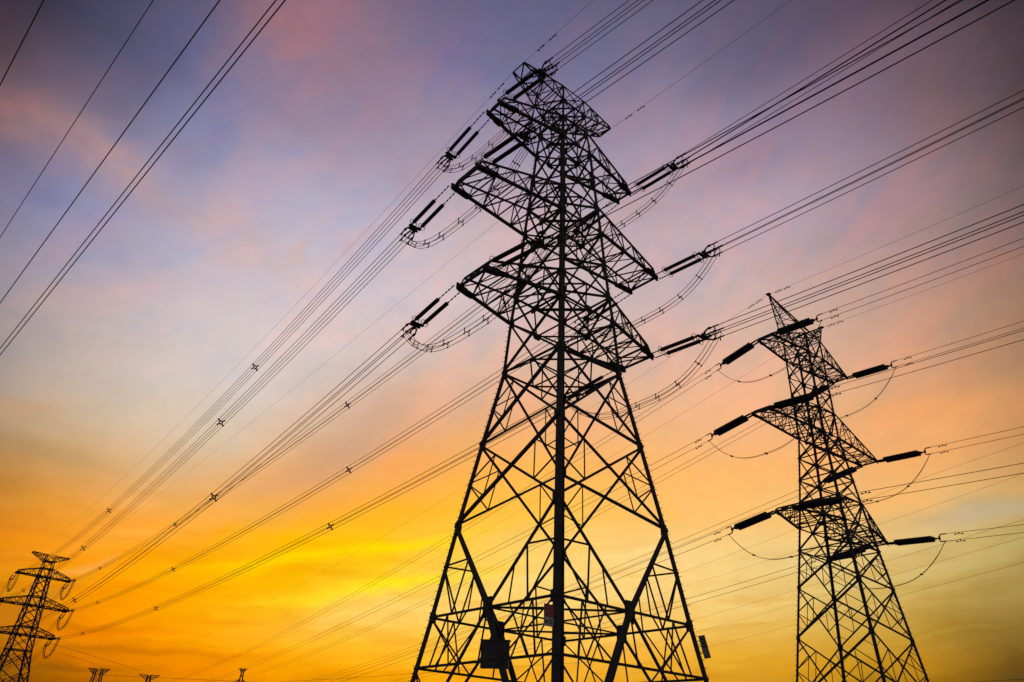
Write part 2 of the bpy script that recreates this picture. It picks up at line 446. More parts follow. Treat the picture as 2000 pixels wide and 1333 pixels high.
def bundle(p0, p1, S, m0, m1, r, label, spacers=(), four=True, group='conductor bundles', n=48):
    """twin or four-wire bundle along the sagging span p0-p1 between m0 and m1 metres"""
    L = (p1 - p0).length
    pts = sagged(p0, p1, S, m0 / L, m1 / L, n)
    loc = pts[0].copy()
    root = thing('conductor_bundle', label, 'power line', loc, 0, group)
    side = (p1 - p0).cross(V((0, 0, 1))).normalized()
    offs = [(a * S4 / 2, b * S4 / 2) for a in (-1, 1) for b in (-1, 1)] if four else [(0, S2 / 2), (0, -S2 / 2)]
    for a, b in offs:
        mb = MB(); mb.tube([q - loc + side * a + V((0, 0, b)) for q in pts], r, 6)
        put('conductor', mb.mesh('conductor', WIRE), root)
    for m in spacers:
        o = put('spacer_damper', SPACER, root); d = tangent(p0, p1, S, m)
        o.rotation_euler = frame_from(d).to_euler(); o.location = point_on(p0, p1, S, m) - loc
    return root

_damp = MB(); _damp.bar((0, 0, .02), (0, 0, -.12), .07); _damp.tube([(-.3, 0, -.13), (.3, 0, -.13)], .018, 6)
for _sx in (-1, 1): _damp.lathe((_sx * .3 - .1, 0, -.13), (1, 0, 0), [(0, .025), (.02, .05), (.18, .05), (.2, .025)], 8)
DAMPER = _damp.mesh('vibration_damper', FITTING)
def dampers(root, p0, p1, S, ms, offs):
    side = (p1 - p0).cross(V((0, 0, 1))).normalized()
    for m in ms:
        for a, b in offs:
            o = put('vibration_damper', DAMPER, root); d = tangent(p0, p1, S, m)
            o.rotation_euler = frame_from(d).to_euler(); o.location = point_on(p0, p1, S, m) + side * a + V((0, 0, b)) - root.location

def jumper(a, b, D, ex, r, label, four=True, ties=7, group='jumper loops'):
    """slack loop from clamp a to clamp b hanging D below the straight line"""
    n = 40; pts = []
    for i in range(n + 1):
        t = i / n; q = a.lerp(b, t); q.z -= D * (1 - abs(2 * t - 1) ** ex); pts.append(q)
    loc = a.copy(); root = thing('jumper_loop', label, 'jumper cable', loc, 0, group)
    side = (b - a).cross(V((0, 0, 1))).normalized()
    h = S4 * .3 if four else .05
    tan = [(pts[min(i + 1, n)] - pts[max(i - 1, 0)]).normalized() for i in range(n + 1)]
    nor = [side.cross(d).normalized() for d in tan]
    offs = [(-h, h), (h, h), (-h, -h), (h, -h)] if four else [(-h, 0), (h, 0)]
    for u, v in offs:
        mb = MB()
        mb.tube([q - loc + side * u * (1 if four else math.sin(math.pi * (i / n)) * 1.6 + .2) + nor[i] * v for i, q in enumerate(pts)], r, 6)
        put('jumper_wire', mb.mesh('jumper_wire', WIRE), root)
    for k in range(ties):
        i = int(n * (k + .8) / (ties + .6)); q = pts[i] - loc
        mb = MB()
        if four:
            c = [q + side * u + nor[i] * v for u, v in ((-h, h), (h, h), (h, -h), (-h, -h))]
            mb.bar(c[0], c[3], .045); mb.bar(c[1], c[2], .045); mb.bar(c[0].lerp(c[3], .5), c[1].lerp(c[2], .5), .035)
            for j in range(4): mb.bar(c[j] - tan[i] * .05, c[j] + tan[i] * .05, .075)
        else: mb.bar(q - side * .16, q + side * .16, .1)
        put('spacer_bar', mb.mesh('spacer_bar', FITTING), root)
    return root

def earth_wire(p0, p1, S, m0, m1, r, label, damp=(), n=48):
    L = (p1 - p0).length; pts = sagged(p0, p1, S, m0 / L, m1 / L, n); loc = pts[0].copy()
    root = thing('earth_wire', label, 'power line', loc, 0, 'earth wires')
    mb = MB(); mb.tube([q - loc for q in pts], r, 6); put('strand', mb.mesh('strand', WIRE), root)
    dampers(root, p0, p1, S, damp, ((0, 0),))
    return root

SIDE = {-1: 'away from second pylon', 1: 'towards second pylon'}
ARMN = {'1': 'top', '2': 'middle', '3': 'bottom'}
ARM1 = {'1': (9.87, .96, 60.43), '2': (12.57, 1.89, 49.26), '3': (10.89, 1.94, 38.62), 'g': (7.05, .9, 68.9)}
FAR_S = {('1', -1): 10, ('2', -1): 8, ('3', -1): 8.5, ('1', 1): 5.5, ('2', 1): 5.5, ('3', 1): 5, ('g', -1): 6.5, ('g', 1): 2.5}
NEAR_S = {('1', -1): 14.76, ('2', -1): 11.67, ('3', -1): 10.88, ('1', 1): 4.72, ('2', 1): 4.62, ('3', 1): 5.01, ('g', -1): 4.2, ('g', 1): 4.29}
JD = {('1', -1): 3.5, ('2', -1): 4.0, ('3', -1): 4.25, ('1', 1): 3.25, ('2', 1): 4.0, ('3', 1): 4.25}
_a0 = .69097 - .02364
P0 = (4.674 + 300 * math.sin(_a0), 60 - 300 * math.cos(_a0))       # the pylon behind the viewer, never built: only its wires are seen
w0 = world_fn(P0[0], P0[1], .69097 - .02672, K1)
OUT3 = R(129)                                                       # where the line goes on from the third pylon
w4 = world_fn(P3[0] + 280 * math.cos(OUT3), P3[1] + 280 * math.sin(OUT3), OUT3 - R(90), K1)
RW_NEAR, RW_FAR = .025, .027
for (k, s) in [(k, s) for k in '123' for s in (-1, 1)]:
    a, b, z = ARM1[k]; nm = f'{ARMN[k]} arm {SIDE[s]}'
    # span running away to the third pylon
    p0, p1, S = w1(s * a, -b, z), w3(s * a, b, z, DZ3), FAR_S[(k, s)] * K1
    L = (p1 - p0).length
    place_string(string_far, p0, tangent(p0, p1, S, 2), f'double insulator string, horizon side, big pylon\'s {nm}', 'insulator strings of the big pylon')
    place_string(string_far, p1, tangent(p1, p0, S, 2), f'tiny insulator string, viewer\'s side, small far pylon\'s {nm}', 'insulator strings of the small far pylon')
    bundle(p0, p1, S, LEN_FAR, L - LEN_FAR, RW_FAR, f'four-wire bundle from big pylon\'s {nm}, down to small pylon',
           [m * K1 for m in ((60, 148, 236) if s < 0 else (67, 165.5, 254))])
    # span coming over the viewer
    q0, q1, T = w1(s * a, b, z), w0(s * a, -b, z, -.79), NEAR_S[(k, s)] * K1
    place_string(string_near, q0, tangent(q0, q1, T, 2), f'double insulator string, viewer\'s side, big pylon\'s {nm}', 'insulator strings of the big pylon')
    bundle(q0, q1, T, LEN_NEAR, (q1 - q0).length, RW_NEAR, f'four-wire bundle from big pylon\'s {nm}, rising overhead', (), n=60)
    jumper(point_on(p0, p1, S, LEN_FAR - .25), point_on(q0, q1, T, LEN_NEAR - .25), JD[(k, s)] * K1, 3.0, .02, f'slack jumper loop slung under big pylon\'s {nm}')
    # span leaving the third pylon
    u0, u1 = w3(s * a, -b, z, DZ3), w4(s * a, b, z, DZ3)
    place_string(string_far, u0, tangent(u0, u1, 13, 2), f'tiny insulator string, frame-edge side, small far pylon\'s {nm}', 'insulator strings of the small far pylon')
    bundle(u0, u1, 13, LEN_FAR, (u1 - u0).length, RW_FAR, f'faint bundle leaving frame from small far pylon\'s {nm}', (), n=30)
    jumper(point_on(p1, p0, S, LEN_FAR - .25), point_on(u0, u1, 13, LEN_FAR - .25), 5.2 * K1, 3.0, .05, f'tiny jumper loop under small far pylon\'s {nm}', ties=5)
for s in (-1, 1):
    a, b, z = ARM1['g']
    p0, p1, S = w1(s * a, -b, z), w3(s * a, b, z, DZ3), FAR_S[('g', s)] * K1
    earth_wire(p0, p1, S, .2, (p1 - p0).length - .2, .012, f'thin earth wire from big pylon\'s crown end {SIDE[s]}, to small pylon', (1.6, 2.7) if s < 0 else (1.6,))
    q0, q1, T = w1(s * a, b, z), w0(s * a, -b, z, -.79), NEAR_S[('g', s)] * K1
    earth_wire(q0, q1, T, .2, (q1 - q0).length, .013, f'thin earth wire from big pylon\'s crown end {SIDE[s]}, rising out of frame', (2.2, 3.6), 60)

# ---- wires of the second pylon
ARM2 = {'1': (9.2, 1.1, 53.04), '2': (12.78, 1.17, 41.09), '3': (10.69, 1.13, 29.17), 'p': (6.69, 0, 61.13)}
S_FAR2 = {('1', -1): 22.23, ('2', -1): 17.23, ('3', -1): 17.44, ('1', 1): 23.12, ('2', 1): 18.71, ('3', 1): 13.03, ('p', -1): 13.48, ('p', 1): 22.01}
S_NEAR2 = {('1', -1): 11.22, ('2', -1): 9.83, ('3', -1): 8.18, ('1', 1): 9.17, ('2', 1): 7.61, ('3', 1): 7.81, ('p', -1): 11.2, ('p', 1): 10.23}
def w2end(sg, turn, span):
    ang = .65197 - turn
    return world_fn(41.214 + sg * span * math.sin(ang), 90 - sg * span * math.cos(ang), ang, K2)
w2f, w2n = w2end(-1, .096, 700), w2end(1, .116, 300)
SIDE2 = {-1: 'facing big pylon', 1: 'away from big pylon'}
for (k, s) in [(k, s) for k in '123' for s in (-1, 1)]:
    a, b, z = ARM2[k]; nm = f'{ARMN[k]} arm {SIDE2[s]}'; ends = {}
    for sg, we, SS, dz, word, word2 in ((-1, w2f, S_FAR2, .05, 'horizon side', 'running behind big pylon'), (1, w2n, S_NEAR2, .08, 'viewer\'s side', 'rising past frame edge')):
        p0, p1, S = w2(s * a, sg * b, z), we(s * a, sg * b, z, dz), SS[(k, s)] * K2
        place_string(string_med, p0, tangent(p0, p1, S, 2), f'thick insulator string, {word}, second pylon\'s {nm}', 'insulator strings of the second pylon')
        r = bundle(p0, p1, S, LEN_MED, (p1 - p0).length, .02, f'twin wires from second pylon\'s {nm}, {word2}', (), False, 'twin wires of the second pylon', 60)
        dampers(r, p0, p1, S, (LEN_MED + 1.1,), ((0, S2 / 2), (0, -S2 / 2)))
        ends[sg] = point_on(p0, p1, S, LEN_MED - .2) - V((0, 0, S2 / 2))
    jumper(ends[-1], ends[1], 4.3 * K2, 2.6, .018, f'thin jumper loop under second pylon\'s {nm}', False, 3)
for s in (-1, 1):
    a, b, z = ARM2['p']
    for sg, we, SS, dz, word in ((-1, w2f, S_FAR2, .05, 'running behind big pylon'), (1, w2n, S_NEAR2, .08, 'leaving past frame edge')):
        p0, p1, S = w2(s * a, 0, z), we(s * a, 0, z, dz), SS[('p', s)] * K2
        earth_wire(p0, p1, S, .1, (p1 - p0).length, .011, f'thin earth wire from second pylon\'s peak {SIDE2[s]}, {word}', (1.2, 2.2), 60)

# ---- the line overhead in the upper corner
d5 = sight(-760, 1640)
def over(x, y, z, r, label, off=V((0, 0, 0))):
    d = sight(x, y); q = EYE + d * ((z - EYE.z) / d.z) + off
    pts = [q + d5 * t - V((0, 0, 1)) * (0.00002 * t * t) for t in range(-70, 261, 10)]
    loc = pts[0].copy(); mb = MB(); mb.tube([p - loc for p in pts], r, 6)
    o = put('overhead_wire', mb.mesh('overhead_wire', WIRE), None, loc)
    tag(o, label, 'power line', 'wires of the line overhead')
over(40, 89, 27, .024, 'dark single wire crossing the dimmest upper corner of the sky')
over(150, 232, 25, .016, 'thinnest overhead wire, second in from the dark sky corner')
over(215, 296, 23, .022, 'single dark overhead wire between the thinnest wire and the close pair')
over(271, 339, 22, .021, 'upper wire of the close parallel pair crossing the pink cloud')
over(281, 344, 21.9, .023, 'lower wire of the close parallel pair crossing the pink cloud')

# ---- distant wires low in the sky
def distant(pts, d0, d1, r, label, group='distant wires low in the sky'):
    n = len(pts); xs = [p[0] for p in pts]
    W = []
    for i, (x, y) in enumerate(pts):
        t = (x - xs[0]) / (xs[-1] - xs[0]); dist = 1 / ((1 - t) / d0 + t / d1); W.append(at(x, y, dist))
    fine = []
    for i in range(n - 1):
        a = W[max(i - 1, 0)]; b = W[i]; c = W[i + 1]; e = W[min(i + 2, n - 1)]
        for j in range(8):
            t = j / 8
            fine.append(.5 * ((2 * b) + (c - a) * t + (2 * a - 5 * b + 4 * c - e) * t * t + (3 * b - a - 3 * c + e) * t ** 3))
    fine.append(W[-1]); loc = fine[0].copy()
    mb = MB(); mb.tube([p - loc for p in fine], r, 6)
    o = put('distant_wire', mb.mesh('distant_wire', WIRE), None, loc)
    tag(o, label, 'power line', group)
distant([(2040, 852), (1749, 954), (1489, 1060), (1200, 1165), (900, 1265), (640, 1338)], 110, 420, .016, 'uppermost distant wire, passing behind the second pylon under its middle arms')
distant([(2040, 911), (1718, 1024), (1382, 1132), (1000, 1248), (690, 1334)], 112, 420, .014, 'distant wire crossing just below the second pylon\'s bottom arm tips')
distant([(2040, 1003), (1734, 1096), (1557, 1152), (1359, 1210), (1000, 1310), (880, 1342)], 115, 400, .016, 'distant wire crossing the second pylon\'s braced shaft above its lowest wires')
distant([(2040, 1038), (1767, 1117), (1557, 1179), (1362, 1234), (1000, 1330)], 116, 400, .015, 'distant wire second from lowest on the dull yellow sky')
distant([(2040, 1088), (1761, 1163), (1557, 1219), (1389, 1263), (1090, 1338)], 118, 380, .017, 'lowest long distant wire, crossing the leg sign of the big pylon')
distant([(2060, 1325), (1960, 1329), (1860, 1336)], 130, 150, .03, 'short dark wire in the dim lowest corner of the sky')
distant([(519, 1334), (660, 1326), (796, 1317), (1000, 1303), (1200, 1290)], 330, 300, .05, 'dark nearly level wire meeting the big pylon\'s lowest leg')
distant([(180, 1317), (208, 1319.5), (340, 1325.5), (520, 1334), (640, 1341)], 398, 420, .07, 'nearly level wire from the broad crowned pylon head past its neighbour')
distant([(100, 1257), (165, 1277), (232, 1297), (276, 1310)], 390, 430, .055, 'faint drooping wire between the small far pylon and the lower pylon crown')
distant([(96, 1269), (135, 1281), (178, 1295), (184, 1303)], 390, 400, .05, 'faint drooping wire ending at the broad crowned pylon head')

# ---------------------------------------------------------------- signs and box on the big pylon
def local(a, b, z): return w1(a, b, z)
A1 = V((math.cos(.69097), math.sin(.69097), 0)); B1 = V((math.sin(.69097), -math.cos(.69097), 0))
def sign(loc, u, up, w, h, label, cat='sign'):
    """empty at the plate's centre; x along u, z along up"""
    z = V(up).normalized(); x = V(u); x = (x - z * x.dot(z)).normalized(); y = z.cross(x)
    r = thing('warning_sign', label, cat, loc); r.rotation_euler = Matrix((x, y, z)).transposed().to_euler()
    return r
h_ = hbig(10.25)
c = local(-h_ - .18, h_ + .06, 10.2) - A1 * .42
sg = sign(c, A1, (0, 0, 1), .8, 1.0, 'red and white warning plate strapped to the middle leg of the big pylon')
mb = MB(); mb.bar((-.31, 0, 0), (.31, 0, 0), .03, 1.0, (0, 0, 1)); put('plate', MB.mesh(mb, 'plate', SIGNBACK), sg)
mb = MB(); mb.bar((-.30, -.019, .2), (.30, -.019, .2), .008, .58, (0, 0, 1)); put('red_panel', mb.mesh('red_panel', SIGNRED), sg)
mb = MB(); mb.bar((-.30, -.019, -.29), (.30, -.019, -.29), .008, .4, (0, 0, 1)); put('white_panel', mb.mesh('white_panel', SIGNWHITE), sg)
mb = MB()
for zz, n in ((.36, 4), (.17, 4), (.02, 4)):
    for i in range(n):                                   # blocky characters, too worn to read
        x = -.2 + i * .13
        mb.bar((x - .04, -.027, zz + .035), (x + .04, -.027, zz + .035), .006, .014, (0, 0, 1)); mb.bar((x - .045, -.027, zz - .03), (x + .045, -.027, zz - .03), .006, .014, (0, 0, 1)); mb.bar((x, -.027, zz - .05), (x, -.027, zz + .055), .012, .006)
put('lettering', mb.mesh('lettering', SIGNWHITE), sg)
mb = MB(); mb.lathe((-.17, -.022, -.3), (0, -1, 0), [(0, .085), (.006, .085)], 16)
for zz in (-.2, -.28, -.36): mb.bar((-.03, -.027, zz), (.24, -.027, zz), .006, .028, (0, 0, 1))
put('small_print', mb.mesh('small_print', SIGNINK), sg)
for zz in (.36, -.38):
    mb = MB(); mb.bar((.0, .03, zz), (.5, .03, zz), .03, .05); put('strap', mb.mesh('strap', FITTING), sg)

hr = hbig(8.9); hr2 = hbig(7.2)
legdir = (local(hbig(12), hbig(12), 12) - local(hbig(6), hbig(6), 6)).normalized()
pR = local(hbig(10.2), hbig(10.2), 10.2)
sg2 = sign(pR + V((1, .12, 0)) * .30, (1, .12, 0), legdir, .5, 1.2, 'narrow dark plate bolted along the leg nearest the second pylon')
mb = MB(); mb.bar((-.19, 0, 0), (.19, 0, 0), .02, 1.22, (0, 0, 1)); put('plate', mb.mesh('plate', SIGNBACK), sg2)
mb = MB()
for zz in (-.59, .59): mb.bar((-.2, -.014, zz), (.2, -.014, zz), .01, .04, (0, 0, 1))
for xx in (-.185, .185): mb.bar((xx, -.014, -.57), (xx, -.014, .57), .03, .01)
put('rim', mb.mesh('rim', FITTING), sg2)
for zz in (.35, .05, -.3): 
    mb = MB(); mb.bar((-.42, .02, zz), (-.1, .02, zz), .03, .04); put('bracket', mb.mesh('bracket', FITTING), sg2)
mb = MB()
for zz in (.42, .22, .02): mb.bar((-.13, -.013, zz), (.13, -.013, zz), .006, .1, (0, 0, 1))
put('faded_rows', mb.mesh('faded_rows', SIGNINK), sg2)

# cabinet hung on the bracing, seen from behind
bx = at(967, 1279, 44.0)
cab = thing('equipment_cabinet', 'square dark cabinet hung on the big pylon\'s bracing, low beside the middle leg', 'cabinet', bx, R(-8))
mb = MB(); mb.bar((-.78, 0, 0), (.78, 0, 0), .34, 1.42, (0, 0, 1)); put('case', mb.mesh('case', BOXPAINT), cab)
mb = MB(); mb.bar((-.84, 0, .73), (.84, 0, .73), .44, .05, (0, 0, 1)); put('lid', mb.mesh('lid', BOXPAINT), cab)
mb = MB(); mb.bar((-.64, -.185, 0), (.64, -.185, 0), .025, 1.2, (0, 0, 1)); dr = put('door', mb.mesh('door', BOXPAINT), cab)
mb = MB(); mb.bar((.48, -.215, -.1), (.48, -.215, .1), .04, .03); put('handle', mb.mesh('handle', FITTING), dr)
for xx in (-.35, .35):
    mb = MB(); mb.bar((xx, .12, .72), (xx * .5, .3, 1.35), .09); put('hanger', mb.mesh('hanger', FITTING), cab)

# ---------------------------------------------------------------- ground
def ground():
    mb = MB(); rings = [0, 2, 4, 6, 9, 13, 20, 35, 60, 110, 200, 400, 800, 1600, 3200, 5200]; n = 48
    mb.v = [(0, 0, .1)]
    for r_ in rings[1:]:
        for j in range(n):
            a = 2 * math.pi * j / n; z = GROUND + 1.95 * math.exp(-(r_ / 5.5) ** 2) + (random.uniform(-.05, .05) if 9 < r_ < 60 else 0)
            mb.v.append((r_ * math.cos(a), r_ * math.sin(a), z))
    mb.f = [(0, 1 + j, 1 + (j + 1) % n) for j in range(n)]
    for i in range(len(rings) - 2):
        for j in range(n): mb.f.append((1 + i * n + j, 1 + (i + 1) * n + j, 1 + (i + 1) * n + (j + 1) % n, 1 + i * n + (j + 1) % n))
    o = put('ground', mb.mesh('ground', SOIL)); o['kind'] = 'structure'
ground()

# ---------------------------------------------------------------- sky: evening gradient, lens vignette painted into its edge colours, and cloud banks by compass direction and height
SKY_AZ = [-60, -52, -45, -39, -33, -27, -21, -15, -9, -3, 3, 9, 15, 21, 27, 33, 39, 45, 52, 60]
SKY_EL = [-4, 0, 3, 5, 7, 9, 11.5, 14, 17, 20, 24, 28, 33, 38, 44, 50, 57, 65]
SKY = [
    [8, 5, 1, 30, 19, 2, 72, 46, 6, 81, 49, 5, 70, 46, 14, 59, 46, 29, 59, 53, 47, 56, 52, 51, 52, 49, 53, 46, 44, 53, 40, 35, 40, 31, 25, 27, 16, 13, 16, 19, 16, 19, 23, 18, 22, 24, 19, 23, 24, 20, 25, 28, 28, 40],
    [8, 5, 1, 25, 16, 2, 56, 37, 5, 75, 47, 5, 81, 49, 5, 73, 46, 13, 60, 46, 27, 58, 51, 42, 57, 53, 50, 54, 51, 53, 62, 59, 69, 66, 59, 71, 65, 52, 57, 40, 32, 38, 38, 30, 37, 39, 33, 42, 40, 39, 54, 35, 35, 49],
    [8, 5, 1, 22, 14, 2, 45, 29, 4, 70, 45, 7, 90, 56, 5, 106, 63, 8, 100, 66, 22, 95, 75, 47, 104, 93, 80, 111, 103, 99, 115, 109, 116, 113, 107, 127, 107, 94, 111, 93, 74, 82, 56, 52, 69, 57, 57, 79, 55, 55, 77, 55, 48, 61],
    [12, 7, 1, 33, 21, 3, 70, 44, 6, 114, 74, 11, 150, 96, 12, 173, 106, 8, 176, 107, 22, 153, 108, 48, 144, 121, 89, 155, 142, 128, 156, 147, 148, 151, 144, 159, 136, 134, 167, 125, 112, 132, 82, 81, 109, 73, 73, 102, 71, 68, 94, 78, 60, 68],
    [19, 12, 2, 46, 29, 4, 87, 55, 7, 141, 91, 12, 197, 128, 19, 223, 139, 12, 241, 144, 19, 216, 144, 53, 202, 165, 114, 199, 178, 154, 195, 180, 172, 186, 175, 178, 167, 162, 184, 140, 137, 165, 105, 107, 142, 99, 90, 119, 107, 85, 99, 83, 66, 77],
    [31, 19, 2, 74, 44, 3, 143, 83, 3, 216, 118, 0, 243, 140, 0, 253, 156, 0, 255, 165, 14, 246, 165, 65, 223, 180, 125, 216, 195, 167, 212, 200, 191, 204, 194, 194, 188, 181, 192, 167, 161, 181, 134, 127, 155, 142, 109, 122, 116, 92, 107, 83, 70, 85],
    [50, 28, 0, 101, 57, 0, 193, 110, 0, 244, 143, 0, 253, 160, 0, 255, 171, 0, 255, 179, 0, 255, 175, 25, 231, 176, 114, 222, 196, 163, 217, 204, 196, 212, 202, 200, 200, 191, 199, 180, 173, 191, 152, 139, 161, 135, 114, 135, 112, 95, 116, 82, 71, 89],
    [60, 35, 0, 107, 63, 0, 201, 120, 0, 249, 156, 2, 255, 177, 8, 255, 188, 15, 255, 191, 4, 255, 186, 1, 247, 170, 64, 225, 174, 121, 215, 191, 172, 215, 200, 195, 206, 196, 202, 183, 177, 196, 157, 145, 167, 130, 115, 142, 107, 94, 119, 79, 71, 92],
    [62, 40, 0, 102, 66, 0, 196, 128, 0, 251, 166, 4, 255, 189, 35, 255, 204, 67, 255, 202, 36, 255, 199, 11, 255, 181, 39, 242, 169, 91, 222, 177, 143, 215, 191, 177, 212, 196, 198, 197, 182, 189, 160, 149, 169, 121, 114, 147, 100, 92, 121, 76, 71, 93],
    [63, 42, 2, 94, 63, 4, 189, 127, 8, 249, 168, 11, 255, 188, 47, 255, 204, 82, 254, 210, 96, 255, 207, 80, 255, 191, 52, 251, 179, 83, 232, 176, 128, 216, 185, 164, 212, 193, 192, 199, 182, 186, 160, 150, 170, 117, 114, 148, 95, 90, 119, 73, 70, 92],
    [62, 43, 4, 85, 58, 6, 178, 122, 13, 237, 163, 17, 251, 186, 52, 252, 200, 88, 253, 210, 113, 254, 211, 113, 255, 196, 77, 253, 186, 85, 239, 179, 124, 217, 182, 158, 207, 186, 184, 196, 178, 181, 161, 150, 169, 115, 113, 147, 90, 87, 116, 70, 68, 90],
    [60, 42, 6, 75, 52, 7, 167, 116, 16, 226, 157, 22, 247, 184, 57, 249, 199, 95, 252, 210, 123, 254, 213, 129, 255, 196, 96, 253, 186, 98, 240, 182, 130, 219, 182, 158, 203, 183, 181, 195, 175, 179, 163, 150, 169, 117, 113, 144, 86, 85, 113, 67, 66, 88],
    [56, 39, 6, 63, 43, 7, 152, 105, 17, 209, 144, 23, 238, 177, 50, 241, 194, 94, 246, 208, 127, 252, 213, 136, 254, 197, 111, 252, 186, 107, 240, 184, 135, 220, 182, 157, 201, 179, 177, 194, 172, 178, 164, 149, 167, 117, 112, 140, 82, 81, 108, 64, 63, 85],
    [48, 33, 5, 49, 34, 5, 129, 89, 14, 182, 125, 20, 220, 161, 36, 225, 179, 77, 232, 197, 115, 241, 206, 133, 250, 195, 114, 249, 184, 110, 237, 182, 137, 221, 180, 152, 202, 178, 171, 189, 169, 177, 154, 140, 161, 109, 103, 130, 78, 77, 102, 61, 60, 80],
    [36, 24, 5, 38, 26, 5, 99, 68, 13, 145, 100, 18, 191, 138, 27, 201, 158, 59, 213, 180, 98, 226, 194, 123, 245, 188, 112, 244, 179, 111, 228, 175, 130, 213, 172, 145, 194, 166, 158, 177, 158, 169, 141, 126, 148, 98, 91, 116, 75, 72, 95, 58, 56, 74],
    [18, 12, 5, 19, 13, 5, 47, 33, 12, 75, 52, 18, 118, 85, 26, 152, 121, 49, 181, 155, 82, 202, 177, 108, 230, 183, 115, 234, 170, 105, 211, 161, 117, 200, 158, 130, 180, 149, 142, 158, 137, 147, 134, 112, 129, 92, 80, 98, 75, 68, 86, 54, 52, 68],
    [11, 8, 3, 13, 9, 3, 33, 23, 9, 52, 36, 13, 82, 61, 22, 114, 92, 37, 141, 121, 63, 167, 147, 84, 190, 149, 88, 192, 139, 86, 175, 130, 93, 168, 129, 104, 149, 121, 116, 132, 110, 115, 108, 89, 99, 85, 70, 83, 75, 63, 76, 53, 48, 60],
    [7, 5, 2, 7, 5, 2, 17, 12, 4, 30, 21, 8, 52, 39, 14, 75, 61, 26, 96, 84, 46, 118, 100, 58, 134, 101, 61, 134, 98, 64, 129, 97, 73, 123, 95, 81, 105, 87, 89, 84, 70, 75, 65, 55, 62, 64, 53, 62, 62, 51, 61, 50, 43, 51],
    [7, 5, 2, 7, 5, 2, 16, 11, 4, 26, 18, 7, 43, 33, 13, 55, 46, 22, 66, 58, 33, 74, 58, 34, 71, 52, 32, 62, 46, 33, 70, 53, 43, 69, 55, 52, 61, 51, 53, 49, 42, 46, 38, 33, 38, 37, 32, 37, 42, 35, 41, 40, 33, 39],
    [7, 5, 2, 7, 5, 2, 16, 11, 4, 30, 21, 8, 50, 40, 16, 61, 53, 29, 72, 59, 34, 72, 53, 32, 62, 46, 33, 57, 43, 34, 46, 37, 35, 35, 30, 31, 24, 20, 22, 18, 16, 18, 22, 19, 22, 24, 20, 24, 23, 20, 23, 27, 22, 26]]
